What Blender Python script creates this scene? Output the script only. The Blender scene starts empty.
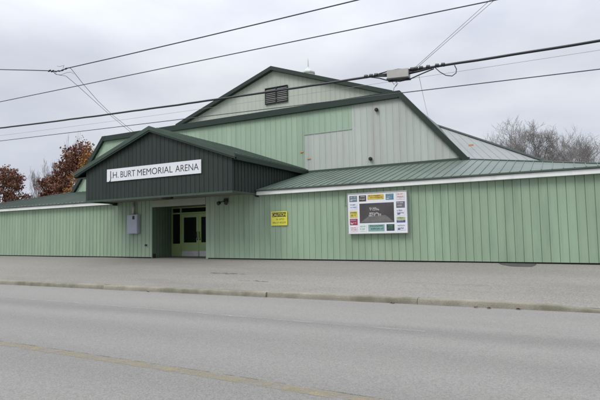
import bpy, math, random
from mathutils import Vector, Matrix, noise as mnoise
R = math.radians
scene = bpy.context.scene
col = scene.collection

# ------------------------------------------------------------------ camera
CAMPOS = (0.0, 0.0, 1.5)
cx = (0.88012, 0.47358, -0.02057)   # camera right  (world)
f_px = 502.95
def basis():
    vl = Vector((-950., 53., f_px)); vr = Vector((268., 31., f_px))
    X = -vl.normalized(); Y = vr.normalized(); Z = X.cross(Y)
    right = Vector((X.x, Y.x, Z.x)); down = Vector((X.y, Y.y, Z.y)); fwd = Vector((X.z, Y.z, Z.z))
    return right, down, fwd
RIGHT, DOWN, FWD = basis()
cd = bpy.data.cameras.new('camera'); cam = bpy.data.objects.new('camera', cd); col.objects.link(cam)
m = Matrix.Identity(4)
for i in range(3):
    m[i][0] = RIGHT[i]; m[i][1] = -DOWN[i]; m[i][2] = -FWD[i]; m[i][3] = CAMPOS[i]
cam.matrix_world = m
cd.sensor_width = 36; cd.lens = f_px / 600 * 36; cd.clip_end = 3000; cd.clip_start = 0.05
scene.camera = cam

# ------------------------------------------------------------------ world, sun, exposure
SUN_EL, SUN_ROT = 52, 205
w = bpy.data.worlds.new('World'); scene.world = w; w.use_nodes = True
nt = w.node_tree; nt.nodes.clear()
out = nt.nodes.new('ShaderNodeOutputWorld'); bg = nt.nodes.new('ShaderNodeBackground')
sky = nt.nodes.new('ShaderNodeTexSky'); sky.sky_type = 'NISHITA'; sky.sun_disc = False
sky.sun_elevation = R(SUN_EL); sky.sun_rotation = R(SUN_ROT)
tc = nt.nodes.new('ShaderNodeTexCoord'); mp = nt.nodes.new('ShaderNodeMapping')
mp.inputs['Scale'].default_value = (1.0, 1.0, 2.6)
nz = nt.nodes.new('ShaderNodeTexNoise'); nz.inputs['Scale'].default_value = 2.6; nz.inputs['Detail'].default_value = 6
nz.inputs['Roughness'].default_value = 0.5
rp = nt.nodes.new('ShaderNodeValToRGB')
rp.color_ramp.elements[0].position = 0.30; rp.color_ramp.elements[0].color = (5.2, 5.5, 6.3, 1)
rp.color_ramp.elements[1].position = 0.72; rp.color_ramp.elements[1].color = (7.9, 8.15, 8.6, 1)
sx = nt.nodes.new('ShaderNodeSeparateXYZ')
el = nt.nodes.new('ShaderNodeMapRange'); el.inputs[1].default_value = 0.30; el.inputs[2].default_value = 1.0
el.inputs[3].default_value = 0.81; el.inputs[4].default_value = 2.3
mul = nt.nodes.new('ShaderNodeVectorMath'); mul.operation = 'SCALE'
mix = nt.nodes.new('ShaderNodeMix'); mix.data_type = 'RGBA'; mix.inputs[0].default_value = 0.93
nt.links.new(tc.outputs['Generated'], mp.inputs['Vector']); nt.links.new(mp.outputs[0], nz.inputs['Vector'])
nt.links.new(nz.outputs['Fac'], rp.inputs['Fac'])
nt.links.new(tc.outputs['Generated'], sx.inputs[0]); nt.links.new(sx.outputs['Z'], el.inputs[0])
nt.links.new(rp.outputs[0], mul.inputs[0]); nt.links.new(el.outputs[0], mul.inputs['Scale'])
nt.links.new(sky.outputs[0], mix.inputs[6]); nt.links.new(mul.outputs[0], mix.inputs[7])
nt.links.new(mix.outputs[2], bg.inputs['Color']); bg.inputs['Strength'].default_value = 0.1
nt.links.new(bg.outputs[0], out.inputs['Surface'])
sd = bpy.data.lights.new('sun', 'SUN'); sd.energy = 1.5; sd.angle = R(25); sd.color = (1.0, 0.97, 0.92)
so = bpy.data.objects.new('sun', sd); col.objects.link(so)
az = R(SUN_ROT)   # clockwise from +Y
dv = Vector((math.sin(az) * math.cos(R(SUN_EL)), math.cos(az) * math.cos(R(SUN_EL)), math.sin(R(SUN_EL))))
so.rotation_euler = (-dv).to_track_quat('-Z', 'Y').to_euler()
vs = scene.view_settings
scene.display_settings.display_device = 'sRGB'
vs.view_transform = 'Standard'; vs.look = 'None'; vs.gamma = 1; vs.use_curve_mapping = False
vs.exposure = 0.42

# ------------------------------------------------------------------ helpers
def ray(px, py):
    return RIGHT * (px - 300) + DOWN * (py - 200) + FWD * f_px
def onY(px, py, y):
    d = ray(px, py); t = y / d.y
    return Vector(CAMPOS) + d * t

def tag(o, label=None, cat=None, group=None, kind=None):
    if label: o['label'] = label
    if cat: o['category'] = cat
    if group: o['group'] = group
    if kind: o['kind'] = kind
    return o

class MB:
    def __init__(s): s.v = []; s.f = []
    def quad(s, *pts):
        b = len(s.v); s.v += [Vector(p) for p in pts]; s.f.append(tuple(range(b, b + len(pts)))); return s
    def box(s, x0, x1, y0, y1, z0, z1):
        b = len(s.v)
        s.v += [Vector(p) for p in ((x0,y0,z0),(x1,y0,z0),(x1,y1,z0),(x0,y1,z0),(x0,y0,z1),(x1,y0,z1),(x1,y1,z1),(x0,y1,z1))]
        for q in ((0,3,2,1),(4,5,6,7),(0,1,5,4),(1,2,6,5),(2,3,7,6),(3,0,4,7)): s.f.append(tuple(b + i for i in q))
        return s
    def prism(s, poly, d):
        """closed prism: polygon (3d points) swept by vector d"""
        d = Vector(d); n = len(poly); b = len(s.v)
        P = [Vector(p) for p in poly]
        s.v += P + [p + d for p in P]
        s.f.append(tuple(b + i for i in reversed(range(n)))); s.f.append(tuple(b + n + i for i in range(n)))
        for i in range(n):
            j = (i + 1) % n; s.f.append((b + i, b + j, b + n + j, b + n + i))
        return s
    def bar(s, p, q, wd, ht, up=(0, 0, 1)):
        p = Vector(p); q = Vector(q); d = (q - p).normalized(); u = Vector(up)
        a = d.cross(u).normalized() * wd / 2; c = a.cross(d).normalized() * ht / 2
        return s.prism([p - a - c, p + a - c, p + a + c, p - a + c], q - p)
    def tube(s, pts, rad, n=6, cap=True):
        pts = [Vector(p) for p in pts]
        rads = rad if isinstance(rad, (list, tuple)) else [rad] * len(pts)
        b0 = len(s.v); prev = None
        for i, p in enumerate(pts):
            d = (pts[min(i + 1, len(pts) - 1)] - pts[max(i - 1, 0)])
            d = d.normalized() if d.length > 1e-9 else Vector((0, 0, 1))
            if prev is None:
                a = d.orthogonal().normalized()
            else:
                a = (prev - d * prev.dot(d)); a = a.normalized() if a.length > 1e-6 else d.orthogonal().normalized()
            prev = a; c = d.cross(a)
            for k in range(n):
                t = 2 * math.pi * k / n
                s.v.append(p + (a * math.cos(t) + c * math.sin(t)) * rads[i])
        for i in range(len(pts) - 1):
            for k in range(n):
                k2 = (k + 1) % n
                s.f.append((b0 + i * n + k, b0 + i * n + k2, b0 + (i + 1) * n + k2, b0 + (i + 1) * n + k))
        if cap:
            s.f.append(tuple(b0 + k for k in reversed(range(n))))
            e = b0 + (len(pts) - 1) * n; s.f.append(tuple(e + k for k in range(n)))
        return s
    def lathe(s, prof, c, n=16, axis='z'):
        c = Vector(c); b = len(s.v)
        for r, h in prof:
            for k in range(n):
                t = 2 * math.pi * k / n; x, y = r * math.cos(t), r * math.sin(t)
                s.v.append(c + (Vector((x, y, h)) if axis == 'z' else Vector((x, -h, y))))
        for i in range(len(prof) - 1):
            for k in range(n):
                k2 = (k + 1) % n
                s.f.append((b + i * n + k, b + i * n + k2, b + (i + 1) * n + k2, b + (i + 1) * n + k))
        s.f.append(tuple(b + k for k in reversed(range(n))))
        e = b + (len(prof) - 1) * n; s.f.append(tuple(e + k for k in range(n)))
        return s
    def build(s, name, mat, parent=None, smooth=False, loc=None):
        base = parent_loc(parent) if parent else Vector(loc or (0, 0, 0))
        me = bpy.data.meshes.new(name)
        me.from_pydata([tuple(v - base) for v in s.v], [], s.f); me.update()
        me.materials.append(mat)
        if smooth:
            for p in me.polygons: p.use_smooth = True
        o = bpy.data.objects.new(name, me); col.objects.link(o)
        if parent: o.parent = parent
        else: o.location = base
        return o
def parent_loc(p):
    v = Vector((0, 0, 0))
    while p: v += Vector(p.location); p = p.parent
    return v
def empty(name, loc):
    o = bpy.data.objects.new(name, None); col.objects.link(o); o.location = loc; o.empty_display_size = 0.3
    return o

def ribbed(mb, O, U, V, N, u0, u1, lo, hi, pitch, breaks=(), groove=0.014, deep=0.022, rib=0.025, ribh=0.012):
    """a sheet of ribbed metal siding in the plane O + u U + v V, between v = lo(u) and v = hi(u); N points outward"""
    O, U, V, N = Vector(O), Vector(U), Vector(V), Vector(N)
    prof = []
    k = math.floor(u0 / pitch)
    while k * pitch < u1:
        b = k * pitch
        prof += [(b, 0), (b + .003, -deep), (b + groove, -deep), (b + groove + .004, ribh), (b + groove + rib, ribh * .9), (b + groove + rib + .05, 0)]
        k += 1
    pts = sorted([p for p in prof if u0 < p[0] < u1] + [(u0, 0), (u1, 0)] + [(b, 0) for b in breaks if u0 < b < u1])
    for (a, da), (c, dc) in zip(pts, pts[1:]):
        la, lc, ha, hc = lo(a), lo(c), hi(a), hi(c)
        if ha - la < 1e-4 and hc - lc < 1e-4: continue
        P = lambda u, v, d: O + U * u + V * v + N * d
        mb.quad(P(a, la, da), P(c, lc, dc), P(c, hc, dc), P(a, ha, da))
    return mb
def lin(*pts):
    def g(u):
        if u <= pts[0][0]: return pts[0][1]
        for (a, va), (b, vb) in zip(pts, pts[1:]):
            if u <= b: return va + (vb - va) * (u - a) / (b - a)
        return pts[-1][1]
    return g

# ------------------------------------------------------------------ materials
def material(name, base, rough=0.6, var=0.12, scale=1.5, stretch=(1, 1, 1), fine=0, fscale=60, bump=0.0, bscale=80,
             metal=0.0, stain=None, stain_amt=0.0, stain_scale=0.8, spec=0.5, stain_pos=(0.52, 0.68), stain_stretch=None, panel=0.0, canning=0.0):
    mt = bpy.data.materials.new(name); mt.use_nodes = True; n = mt.node_tree; L = n.links
    bs = n.nodes['Principled BSDF']; bs.inputs['Roughness'].default_value = rough; bs.inputs['Metallic'].default_value = metal
    bs.inputs['Specular IOR Level'].default_value = spec
    t = n.nodes.new('ShaderNodeTexCoord'); mp = n.nodes.new('ShaderNodeMapping'); mp.inputs['Scale'].default_value = stretch
    L.new(t.outputs['Object'], mp.inputs[0])
    nz = n.nodes.new('ShaderNodeTexNoise'); nz.inputs['Scale'].default_value = scale; nz.inputs['Detail'].default_value = 5
    L.new(mp.outputs[0], nz.inputs['Vector'])
    r = n.nodes.new('ShaderNodeMapRange'); r.inputs[1].default_value = 0.25; r.inputs[2].default_value = 0.75
    r.inputs[3].default_value = 1 - var; r.inputs[4].default_value = 1 + var; L.new(nz.outputs['Fac'], r.inputs[0])
    fac = r.outputs[0]
    if fine:
        fz = n.nodes.new('ShaderNodeTexNoise'); fz.inputs['Scale'].default_value = fscale; fz.inputs['Detail'].default_value = 3
        fz.inputs['Roughness'].default_value = 0.7
        L.new(t.outputs['Object'], fz.inputs['Vector'])
        fr = n.nodes.new('ShaderNodeMapRange'); fr.inputs[1].default_value = 0.3; fr.inputs[2].default_value = 0.7
        fr.inputs[3].default_value = 1 - fine; fr.inputs[4].default_value = 1 + fine; L.new(fz.outputs['Fac'], fr.inputs[0])
        mm = n.nodes.new('ShaderNodeMath'); mm.operation = 'MULTIPLY'; L.new(fac, mm.inputs[0]); L.new(fr.outputs[0], mm.inputs[1]); fac = mm.outputs[0]
    if panel:
        px = n.nodes.new('ShaderNodeSeparateXYZ'); L.new(t.outputs['Object'], px.inputs[0])
        pd = n.nodes.new('ShaderNodeMath'); pd.operation = 'ADD'; L.new(px.outputs['X'], pd.inputs[0]); L.new(px.outputs['Y'], pd.inputs[1])
        sn = n.nodes.new('ShaderNodeMath'); sn.operation = 'SNAP'; sn.inputs[1].default_value = 0.75; L.new(pd.outputs[0], sn.inputs[0])
        wn = n.nodes.new('ShaderNodeTexWhiteNoise'); wn.noise_dimensions = '1D'; L.new(sn.outputs[0], wn.inputs['W'])
        pr = n.nodes.new('ShaderNodeMapRange'); pr.inputs[3].default_value = 1 - panel; pr.inputs[4].default_value = 1 + panel; L.new(wn.outputs['Value'], pr.inputs[0])
        pm = n.nodes.new('ShaderNodeMath'); pm.operation = 'MULTIPLY'; L.new(fac, pm.inputs[0]); L.new(pr.outputs[0], pm.inputs[1]); fac = pm.outputs[0]
    if canning:
        cz = n.nodes.new('ShaderNodeTexNoise'); cz.inputs['Scale'].default_value = 1.3; cz.inputs['Detail'].default_value = 1.5
        cm = n.nodes.new('ShaderNodeMapping'); cm.inputs['Scale'].default_value = (3, 3, 1); L.new(t.outputs['Object'], cm.inputs[0]); L.new(cm.outputs[0], cz.inputs['Vector'])
        cb = n.nodes.new('ShaderNodeBump'); cb.inputs['Strength'].default_value = canning; cb.inputs['Distance'].default_value = 0.05
        L.new(cz.outputs['Fac'], cb.inputs['Height']); L.new(cb.outputs[0], bs.inputs['Normal'])
    sc = n.nodes.new('ShaderNodeVectorMath'); sc.operation = 'SCALE'; sc.inputs[0].default_value = base; L.new(fac, sc.inputs['Scale'])
    colr = sc.outputs[0]
    if stain:
        sz = n.nodes.new('ShaderNodeTexNoise'); sz.inputs['Scale'].default_value = stain_scale; sz.inputs['Detail'].default_value = 7
        sz.inputs['Roughness'].default_value = 0.65
        sm = n.nodes.new('ShaderNodeMapping'); sm.inputs['Scale'].default_value = stain_stretch or stretch; sm.inputs['Location'].default_value = (3.1, 7.7, 1.3)
        L.new(t.outputs['Object'], sm.inputs[0]); L.new(sm.outputs[0], sz.inputs['Vector'])
        sr = n.nodes.new('ShaderNodeMapRange'); sr.inputs[1].default_value = stain_pos[0]; sr.inputs[2].default_value = stain_pos[1]
        sr.inputs[3].default_value = 0; sr.inputs[4].default_value = stain_amt; L.new(sz.outputs['Fac'], sr.inputs[0])
        mx = n.nodes.new('ShaderNodeMix'); mx.data_type = 'RGBA'; L.new(sr.outputs[0], mx.inputs[0]); L.new(colr, mx.inputs[6])
        mx.inputs[7].default_value = (*stain, 1); colr = mx.outputs[2]
    L.new(colr, bs.inputs['Base Color'])
    if bump:
        bz = n.nodes.new('ShaderNodeTexNoise'); bz.inputs['Scale'].default_value = bscale; bz.inputs['Detail'].default_value = 4
        L.new(t.outputs['Object'], bz.inputs['Vector'])
        bp = n.nodes.new('ShaderNodeBump'); bp.inputs['Strength'].default_value = bump; bp.inputs['Distance'].default_value = 0.02
        L.new(bz.outputs['Fac'], bp.inputs['Height']); L.new(bp.outputs[0], bs.inputs['Normal'])
    return mt
M = {}
M['green'] = material('green_siding', (0.262, 0.352, 0.252), 0.5, 0.10, 0.9, (2.2, 1, 0.35), stain=(0.17, 0.25, 0.18), stain_amt=0.45, stain_scale=1.2, stain_stretch=(3, 1, 0.3), spec=0.3, panel=0.045, canning=0.25)
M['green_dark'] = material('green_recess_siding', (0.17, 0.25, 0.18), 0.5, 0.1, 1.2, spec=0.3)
M['green_upper'] = material('green_upper_siding', (0.305, 0.4, 0.3), 0.5, 0.07, 0.8, (2.5, 1, 0.3), stain=(0.26, 0.36, 0.28), stain_amt=0.5, stain_scale=1.0, spec=0.3, panel=0.045, canning=0.25)
M['green_patch'] = material('green_replacement_siding', (0.3, 0.395, 0.3), 0.5, 0.06, 0.8, (2.5, 1, 0.3), spec=0.3, panel=0.045, canning=0.25)
M['grey'] = material('grey_siding', (0.402, 0.437, 0.402), 0.5, 0.08, 0.8, (2.5, 1, 0.3), stain=(0.36, 0.33, 0.31), stain_amt=0.5, stain_scale=0.7, spec=0.3, panel=0.045, canning=0.25)
M['grey_gable'] = material('grey_gable_siding', (0.4, 0.43, 0.38), 0.5, 0.06, 0.8, (2.5, 1, 0.3), spec=0.3, panel=0.045, canning=0.25)
M['roof_green'] = material('green_metal_roofing', (0.098, 0.132, 0.108), 0.4, 0.12, 0.6, (1.5, .5, .5), stain=(0.12, 0.16, 0.14), stain_amt=0.5, stain_scale=0.9, spec=0.4, panel=0.08, canning=0.2)
M['roof_light'] = material('galvanised_roofing', (0.205, 0.222, 0.212), 0.45, 0.07, 0.5, stain=(0.24, 0.24, 0.23), stain_amt=0.5, spec=0.4)
M['trim_green'] = material('dark_green_trim', (0.012, 0.027, 0.02), 0.4, 0.12, 2, spec=0.4)
M['rake_green'] = material('weathered_green_flashing', (0.04, 0.067, 0.05), 0.45, 0.15, 2, spec=0.4)
M['portico'] = material('charcoal_green_siding', (0.022, 0.032, 0.028), 0.5, 0.15, 1.2, (2, 1, .4), spec=0.3, panel=0.08, canning=0.2)
M['white'] = material('white_fascia', (0.68, 0.70, 0.69), 0.5, 0.08, 1.2, (1, 1, 1), stain=(0.48, 0.5, 0.46), stain_amt=0.5, stain_scale=2.5, spec=0.4)
M['lintel'] = material('pale_lintel_paint', (0.29, 0.32, 0.26), 0.6, 0.08, 1.5)
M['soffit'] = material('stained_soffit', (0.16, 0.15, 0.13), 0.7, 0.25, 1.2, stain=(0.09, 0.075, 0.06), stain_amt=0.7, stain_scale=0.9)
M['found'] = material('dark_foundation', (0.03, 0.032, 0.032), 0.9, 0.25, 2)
M['door'] = material('door_green_paint', (0.36, 0.49, 0.22), 0.45, 0.06, 2)
M['glass'] = material('dark_glass', (0.008, 0.010, 0.012), 0.06, 0.1, 1, spec=0.6)
M['steel'] = material('kick_plate_steel', (0.75, 0.75, 0.75), 0.4, 0.15, 3, metal=0.3)
M['black'] = material('black_fitting', (0.012, 0.012, 0.013), 0.5, 0.2, 3)
M['boxgrey'] = material('grey_enamel_box', (0.36, 0.40, 0.46), 0.5, 0.06, 3)
M['galv'] = material('galvanised_pipe', (0.42, 0.42, 0.40), 0.5, 0.1, 4, metal=0.2)
M['signwhite'] = material('white_sign_board', (0.66, 0.67, 0.71), 0.5, 0.05, 1.5)
M['ink'] = material('black_sign_paint', (0.02, 0.02, 0.022), 0.6, 0.1, 5)
M['yellow'] = material('yellow_sign_paint', (0.62, 0.60, 0.06), 0.5, 0.08, 3)
M['slat'] = material('weathered_louvre', (0.15, 0.155, 0.15), 0.6, 0.15, 4)
M['olive'] = material('olive_sign_ink', (0.10, 0.10, 0.015), 0.6, 0.1, 5)
M['cable'] = material('black_cable_sheath', (0.012, 0.013, 0.018), 0.5, 0.2, 4)
M['wire'] = material('weathered_wire', (0.035, 0.037, 0.05), 0.5, 0.2, 4)
M['wirepale'] = material('pale_steel_wire', (0.22, 0.22, 0.23), 0.5, 0.2, 4, metal=0.3)
M['splice'] = material('grey_plastic_closure', (0.36, 0.35, 0.33), 0.6, 0.1, 6)
M['orange'] = material('orange_marker', (0.5, 0.25, 0.11), 0.6, 0.1, 5)
M['leaf'] = material('dry_leaf', (0.075, 0.042, 0.022), 0.8, 0.3, 20)
M['wood'] = material('pole_wood', (0.16, 0.12, 0.09), 0.85, 0.25, 3, (4, 4, .4))
M['grass'] = material('autumn_grass', (0.10, 0.11, 0.05), 0.9, 0.3, 0.4, fine=0.3, fscale=12)
M['cupola'] = material('cupola_paint', (0.50, 0.54, 0.52), 0.5, 0.1, 3)

def asphalt(name, base, speck, fs, bands=False, stain_amt=0.3):
    mt = material(name, base, 0.9, 0.07, 0.35, (0.25, 1.6, 1), fine=speck, fscale=fs, bump=0.35, bscale=fs,
                  stain=tuple(c * 0.72 for c in base), stain_amt=stain_amt, stain_scale=0.45, stain_pos=(0.5, 0.75), stain_stretch=(0.4, 1.3, 1), spec=0.2)
    n = mt.node_tree; L = n.links
    # a second, coarser layer of aggregate: pale and dark stones
    bs = n.nodes['Principled BSDF']; src = bs.inputs['Base Color'].links[0].from_socket
    t = n.nodes.new('ShaderNodeTexCoord'); vo = n.nodes.new('ShaderNodeTexVoronoi'); vo.inputs['Scale'].default_value = fs * 0.55
    L.new(t.outputs['Object'], vo.inputs['Vector'])
    rg = n.nodes.new('ShaderNodeSeparateColor'); L.new(vo.outputs['Color'], rg.inputs[0])
    mr = n.nodes.new('ShaderNodeMapRange'); mr.inputs[3].default_value = 1 - speck; mr.inputs[4].default_value = 1 + speck; L.new(rg.outputs[0], mr.inputs[0])
    fac = mr.outputs[0]
    if bands:   # wheel tracks: worn, slightly paler strips along the road
        sp = n.nodes.new('ShaderNodeSeparateXYZ'); L.new(t.outputs['Object'], sp.inputs[0])
        wz = n.nodes.new('ShaderNodeTexNoise'); wz.inputs['Scale'].default_value = 0.25; L.new(t.outputs['Object'], wz.inputs['Vector'])
        ad = n.nodes.new('ShaderNodeMath'); ad.operation = 'MULTIPLY_ADD'; L.new(wz.outputs['Fac'], ad.inputs[0]); ad.inputs[1].default_value = 0.5; L.new(sp.outputs['Y'], ad.inputs[2])
        rmp = n.nodes.new('ShaderNodeValToRGB'); cr = rmp.color_ramp; cr.interpolation = 'EASE'
        stops = [(-3, .95), (0, 1.0), (1.2, 1.06), (2.2, .95), (3.4, 1.06), (4.6, .93), (5.6, 1.05), (6.5, .95), (7.4, 1.05), (8.05, .90), (8.6, 1.06), (9.5, 1.10), (10.6, 1.07)]
        mrr = n.nodes.new('ShaderNodeMapRange'); mrr.inputs[1].default_value = -3; mrr.inputs[2].default_value = 11; L.new(ad.outputs[0], mrr.inputs[0])
        while len(cr.elements) < len(stops): cr.elements.new(0.5)
        for e, (y, vv) in zip(cr.elements, stops): e.position = (y + 3.0) / 14; 
        for e, (y, vv) in zip(cr.elements, stops): e.color = (vv * .5, vv * .5, vv * .5, 1)
        L.new(mrr.outputs[0], rmp.inputs[0])
        m2 = n.nodes.new('ShaderNodeMath'); m2.operation = 'MULTIPLY'; L.new(fac, m2.inputs[0]); L.new(rmp.outputs[0], m2.inputs[1])
        m3 = n.nodes.new('ShaderNodeMath'); m3.operation = 'MULTIPLY'; L.new(m2.outputs[0], m3.inputs[0]); m3.inputs[1].default_value = 2; fac = m3.outputs[0]
    sc = n.nodes.new('ShaderNodeVectorMath'); sc.operation = 'SCALE'; L.new(src, sc.inputs[0]); L.new(fac, sc.inputs['Scale'])
    L.new(sc.outputs[0], bs.inputs['Base Color'])
    return mt
M['road'] = asphalt('worn_road_asphalt', (0.218, 0.210, 0.196), 0.17, 130, True)
M['lot'] = asphalt('old_lot_asphalt', (0.222, 0.212, 0.190), 0.2, 80, False, 0.55)
M['kerb'] = material('mossy_concrete', (0.225, 0.21, 0.17), 0.9, 0.16, 1.5, (1, 1, 1), fine=0.16, fscale=40, bump=0.5, bscale=50,
                     stain=(0.105, 0.105, 0.065), stain_amt=0.75, stain_scale=1.3, stain_pos=(0.46, 0.66))
M['patch'] = material('fresh_asphalt_patch', (0.06, 0.06, 0.06), 0.9, 0.2, 3, fine=0.2, fscale=60)  # dark colour stands in for the depth of a hole in the lot
def paint(name, base, wear_lo, wear_hi, sc=3.0):
    """worn road paint: the road shows through where the noise is low"""
    mt = material(name, base, 0.85, 0.1, 2, fine=0.15, fscale=60, spec=0.2); n = mt.node_tree; L = n.links
    bs = n.nodes['Principled BSDF']; src = bs.inputs['Base Color'].links[0].from_socket
    t = n.nodes.new('ShaderNodeTexCoord'); z = n.nodes.new('ShaderNodeTexNoise'); z.inputs['Scale'].default_value = sc; z.inputs['Detail'].default_value = 9; z.inputs['Roughness'].default_value = .8
    L.new(t.outputs['Object'], z.inputs['Vector'])
    r = n.nodes.new('ShaderNodeMapRange'); r.inputs[1].default_value = wear_lo; r.inputs[2].default_value = wear_hi; L.new(z.outputs['Fac'], r.inputs[0])
    L.new(r.outputs[0], bs.inputs['Alpha']); L.new(src, bs.inputs['Base Color'])
    return mt
M['yline'] = paint('worn_yellow_paint', (0.33, 0.28, 0.165), 0.38, 0.80, 4)
M['wline'] = paint('worn_white_paint', (0.36, 0.36, 0.36), 0.42, 0.72, 3)
M['tar'] = paint('tar_crack_filler', (0.13, 0.125, 0.115), 0.44, 0.70, 5)

# ------------------------------------------------------------------ setting: ground, road, lot, kerb
def lotz(x): return 0.5 - 0.0062 * max(-34, min(6, x))
b = MB().quad((-700, -500, -0.03), (700, -500, -0.03), (700, 900, -0.03), (-700, 900, -0.03))
tag(b.build('ground', M['grass']), kind='structure')
b = MB().quad((-300, -2.6, 0), (300, -2.6, 0), (300, 10.72, 0), (-300, 10.72, 0))
tag(b.build('road', M['road']), kind='structure')
# lot surface: rises gently from the kerb to the wall
b = MB(); rnd = random.Random(5)
xs = [-120, -80] + [-60 + 1.0 * i for i in range(86)] + [40, 90]
ys = [10.90, 11.1, 12, 13, 14, 15, 16, 16.7, 17.3, 18.4, 20.0]
def drop(x): 
    u = max(0, min(1, (x + .9) / 1.6)); return 1 - .62 * u * u * (3 - 2 * u)
def lotpt(x, y):
    t = min(1, (y - 10.9) / 6.3)
    k0 = .118 * drop(x); z = k0 + (lotz(x) - k0) * (t ** 0.9)
    if 11 < y < 17.5: z += 0.018 * mnoise.noise((x * .35, y * .5, 3.3))
    return (x, y, z)
for i in range(len(xs) - 1):
    for j in range(len(ys) - 1):
        b.quad(lotpt(xs[i], ys[j]), lotpt(xs[i + 1], ys[j]), lotpt(xs[i + 1], ys[j + 1]), lotpt(xs[i], ys[j + 1]))
o = b.build('parking_lot', M['lot'], smooth=True)
tag(o, kind='structure')
# rear bank so that the lot does not end in the air
# kerb, cast in lengths
jn = [-120, -60, -38, -26, -19, -12.4, -6.67, -2.9, 1.6, 6, 12, 30, 80]
for i in range(len(jn) - 1):
    b = MB(); d = rnd.uniform(-.012, .012); h = 0.125 + rnd.uniform(-.01, .008)
    if i == 5: d, h = -.03, .12
    if i == 6: d, h = 0.02, .128
    a, c = jn[i] + .006, jn[i + 1] - .006
    n = max(2, int((c - a) / 0.4)); 
    prof = [(10.70 + d, -.02), (10.708 + d, h * .5), (10.716 + d, h - .025), (10.73 + d, h - .006), (10.75 + d, h), (10.92, h + .002), (10.935, -.02)]
    for k in range(n):
        x0 = a + (c - a) * k / n; x1 = a + (c - a) * (k + 1) / n
        def jit(x, q):
            q = (q[0], q[1] * drop(x))
            e = 0.008 * mnoise.noise((x * 1.3, q[0] * 9, q[1] * 9)); return (x, q[0] + (e if 0 < q[1] < .2 else 0), q[1] + (e if q[1] > .03 else 0))
        for p, q in zip(prof, prof[1:]): b.quad(jit(x0, q), jit(x0, p), jit(x1, p), jit(x1, q))
    b.quad(*[(a, p[0], p[1] * drop(a)) for p in prof]); b.quad(*[(c, p[0], p[1] * drop(c)) for p in reversed(prof)])
    tag(b.build('kerb', M['kerb'], loc=(a, 10.8, 0), smooth=False), kind='structure')
b = MB().box(-300, 300, -2.75, -2.6, -.03, .12); tag(b.build('kerb_opposite', M['kerb']), kind='structure')
b = MB().box(-300, 300, -4.4, -2.75, -.03, .115); tag(b.build('pavement', M['kerb']), kind='structure')
# painted lines (sheets 4 mm above the road)
def strip(pts, wd, z):
    b = MB()
    for (x0, y0), (x1, y1) in zip(pts, pts[1:]): b.quad((x0, y0 - wd / 2, z), (x1, y1 - wd / 2, z), (x1, y1 + wd / 2, z), (x0, y0 + wd / 2, z))
    return b
tag(strip([(-200, 4.75), (-7, 4.56), (-3.7, 4.48), (-1.8, 4.40), (150, 2)], .17, .004).build('centre_line', M['yline']), kind='structure')
tag(strip([(-200, 4.86), (-7, 4.665), (-3.7, 4.58), (-1.8, 4.50), (150, 2.1)], .025, .004).build('road_joint', M['tar']), kind='structure')
tag(strip([(-150, 9.2), (-20, 8.35), (-12, 8.24), (-6.5, 8.0), (-4.2, 7.88), (-2, 7.8)], .10, .004).build('edge_line', M['wline']), kind='structure')
# tar-filled cracks and stains on the lot
def lot_crack(name, x0, y0, x1, y1, wd, seed):
    r = random.Random(seed); b = MB(); n = 14; P = []
    for i in range(n + 1):
        t = i / n; x = x0 + (x1 - x0) * t; y = y0 + (y1 - y0) * t + r.uniform(-.07, .07); P.append((x, y, wd * r.uniform(.5, 1.2) * (1 if 0 < i < n else .2)))
    for (a, y, q), (c, y2, q2) in zip(P, P[1:]):
        L_ = lambda x, yy: (x, yy, lotpt(x, yy)[2] + .006)
        b.quad(L_(a, y - q), L_(c, y2 - q2), L_(c, y2 + q2), L_(a, y + q))
    tag(b.build(name, M['tar']), kind='structure')
lot_crack('asphalt_stain', -10.6, 13.5, -9.0, 13.35, .16, 1)
lot_crack('asphalt_stain', -8.6, 12.25, -7.5, 12.2, .07, 2)
lot_crack('asphalt_crack', -4, 12.7, 3, 12.45, .012, 5)
b = MB(); L_ = lambda x, yy: (x, yy, lotpt(x, yy)[2] + .008)
pp = [(-2.0, 17.1), (-1.85, 16.75), (-1.6, 16.45), (-1.3, 16.38), (-1.0, 16.42), (-.93, 16.7), (-.9, 17.1)]
b.quad(*[L_(x, y) for x, y in pp]); tag(b.build('asphalt_patch', M['patch']), kind='structure')  # flat sheet on the lot; the hole at the wall base is only dark colour

# ------------------------------------------------------------------ the arena
W, FY, GY, CX = 17.2, 21.3, 26.0, -15.5
arena = empty('arena_building', (CX, W, 0.5))
tag(arena, 'long pale green metal clad arena with dark gabled entrance porch and grey upper walls', 'building')
def rb_front(x0, x1, y, lo, hi, pitch=0.25, breaks=(), **k):
    return ribbed(MB(), (0, y, 0), (1, 0, 0), (0, 0, 1), (0, -1, 0), x0, x1, lo, hi, pitch, breaks, **k)
XR, XL, RX0, RX1 = 1.25, -32.25, -16.82, -13.72
base = lambda x: lotz(x) + 0.05
fw = rb_front(RX1, XR, W, base, lambda x: 3.3)
fw.box(RX1, RX1 + .10, W + .001, W + .1, .56, 3.2)
front_wall = fw.build('front_wall', M['green'], arena)
fw2 = rb_front(XL, RX0, W, base, lambda x: 3.3, groove=.03, deep=.045)
fw2.build('front_wall', M['green'], arena)
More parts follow.
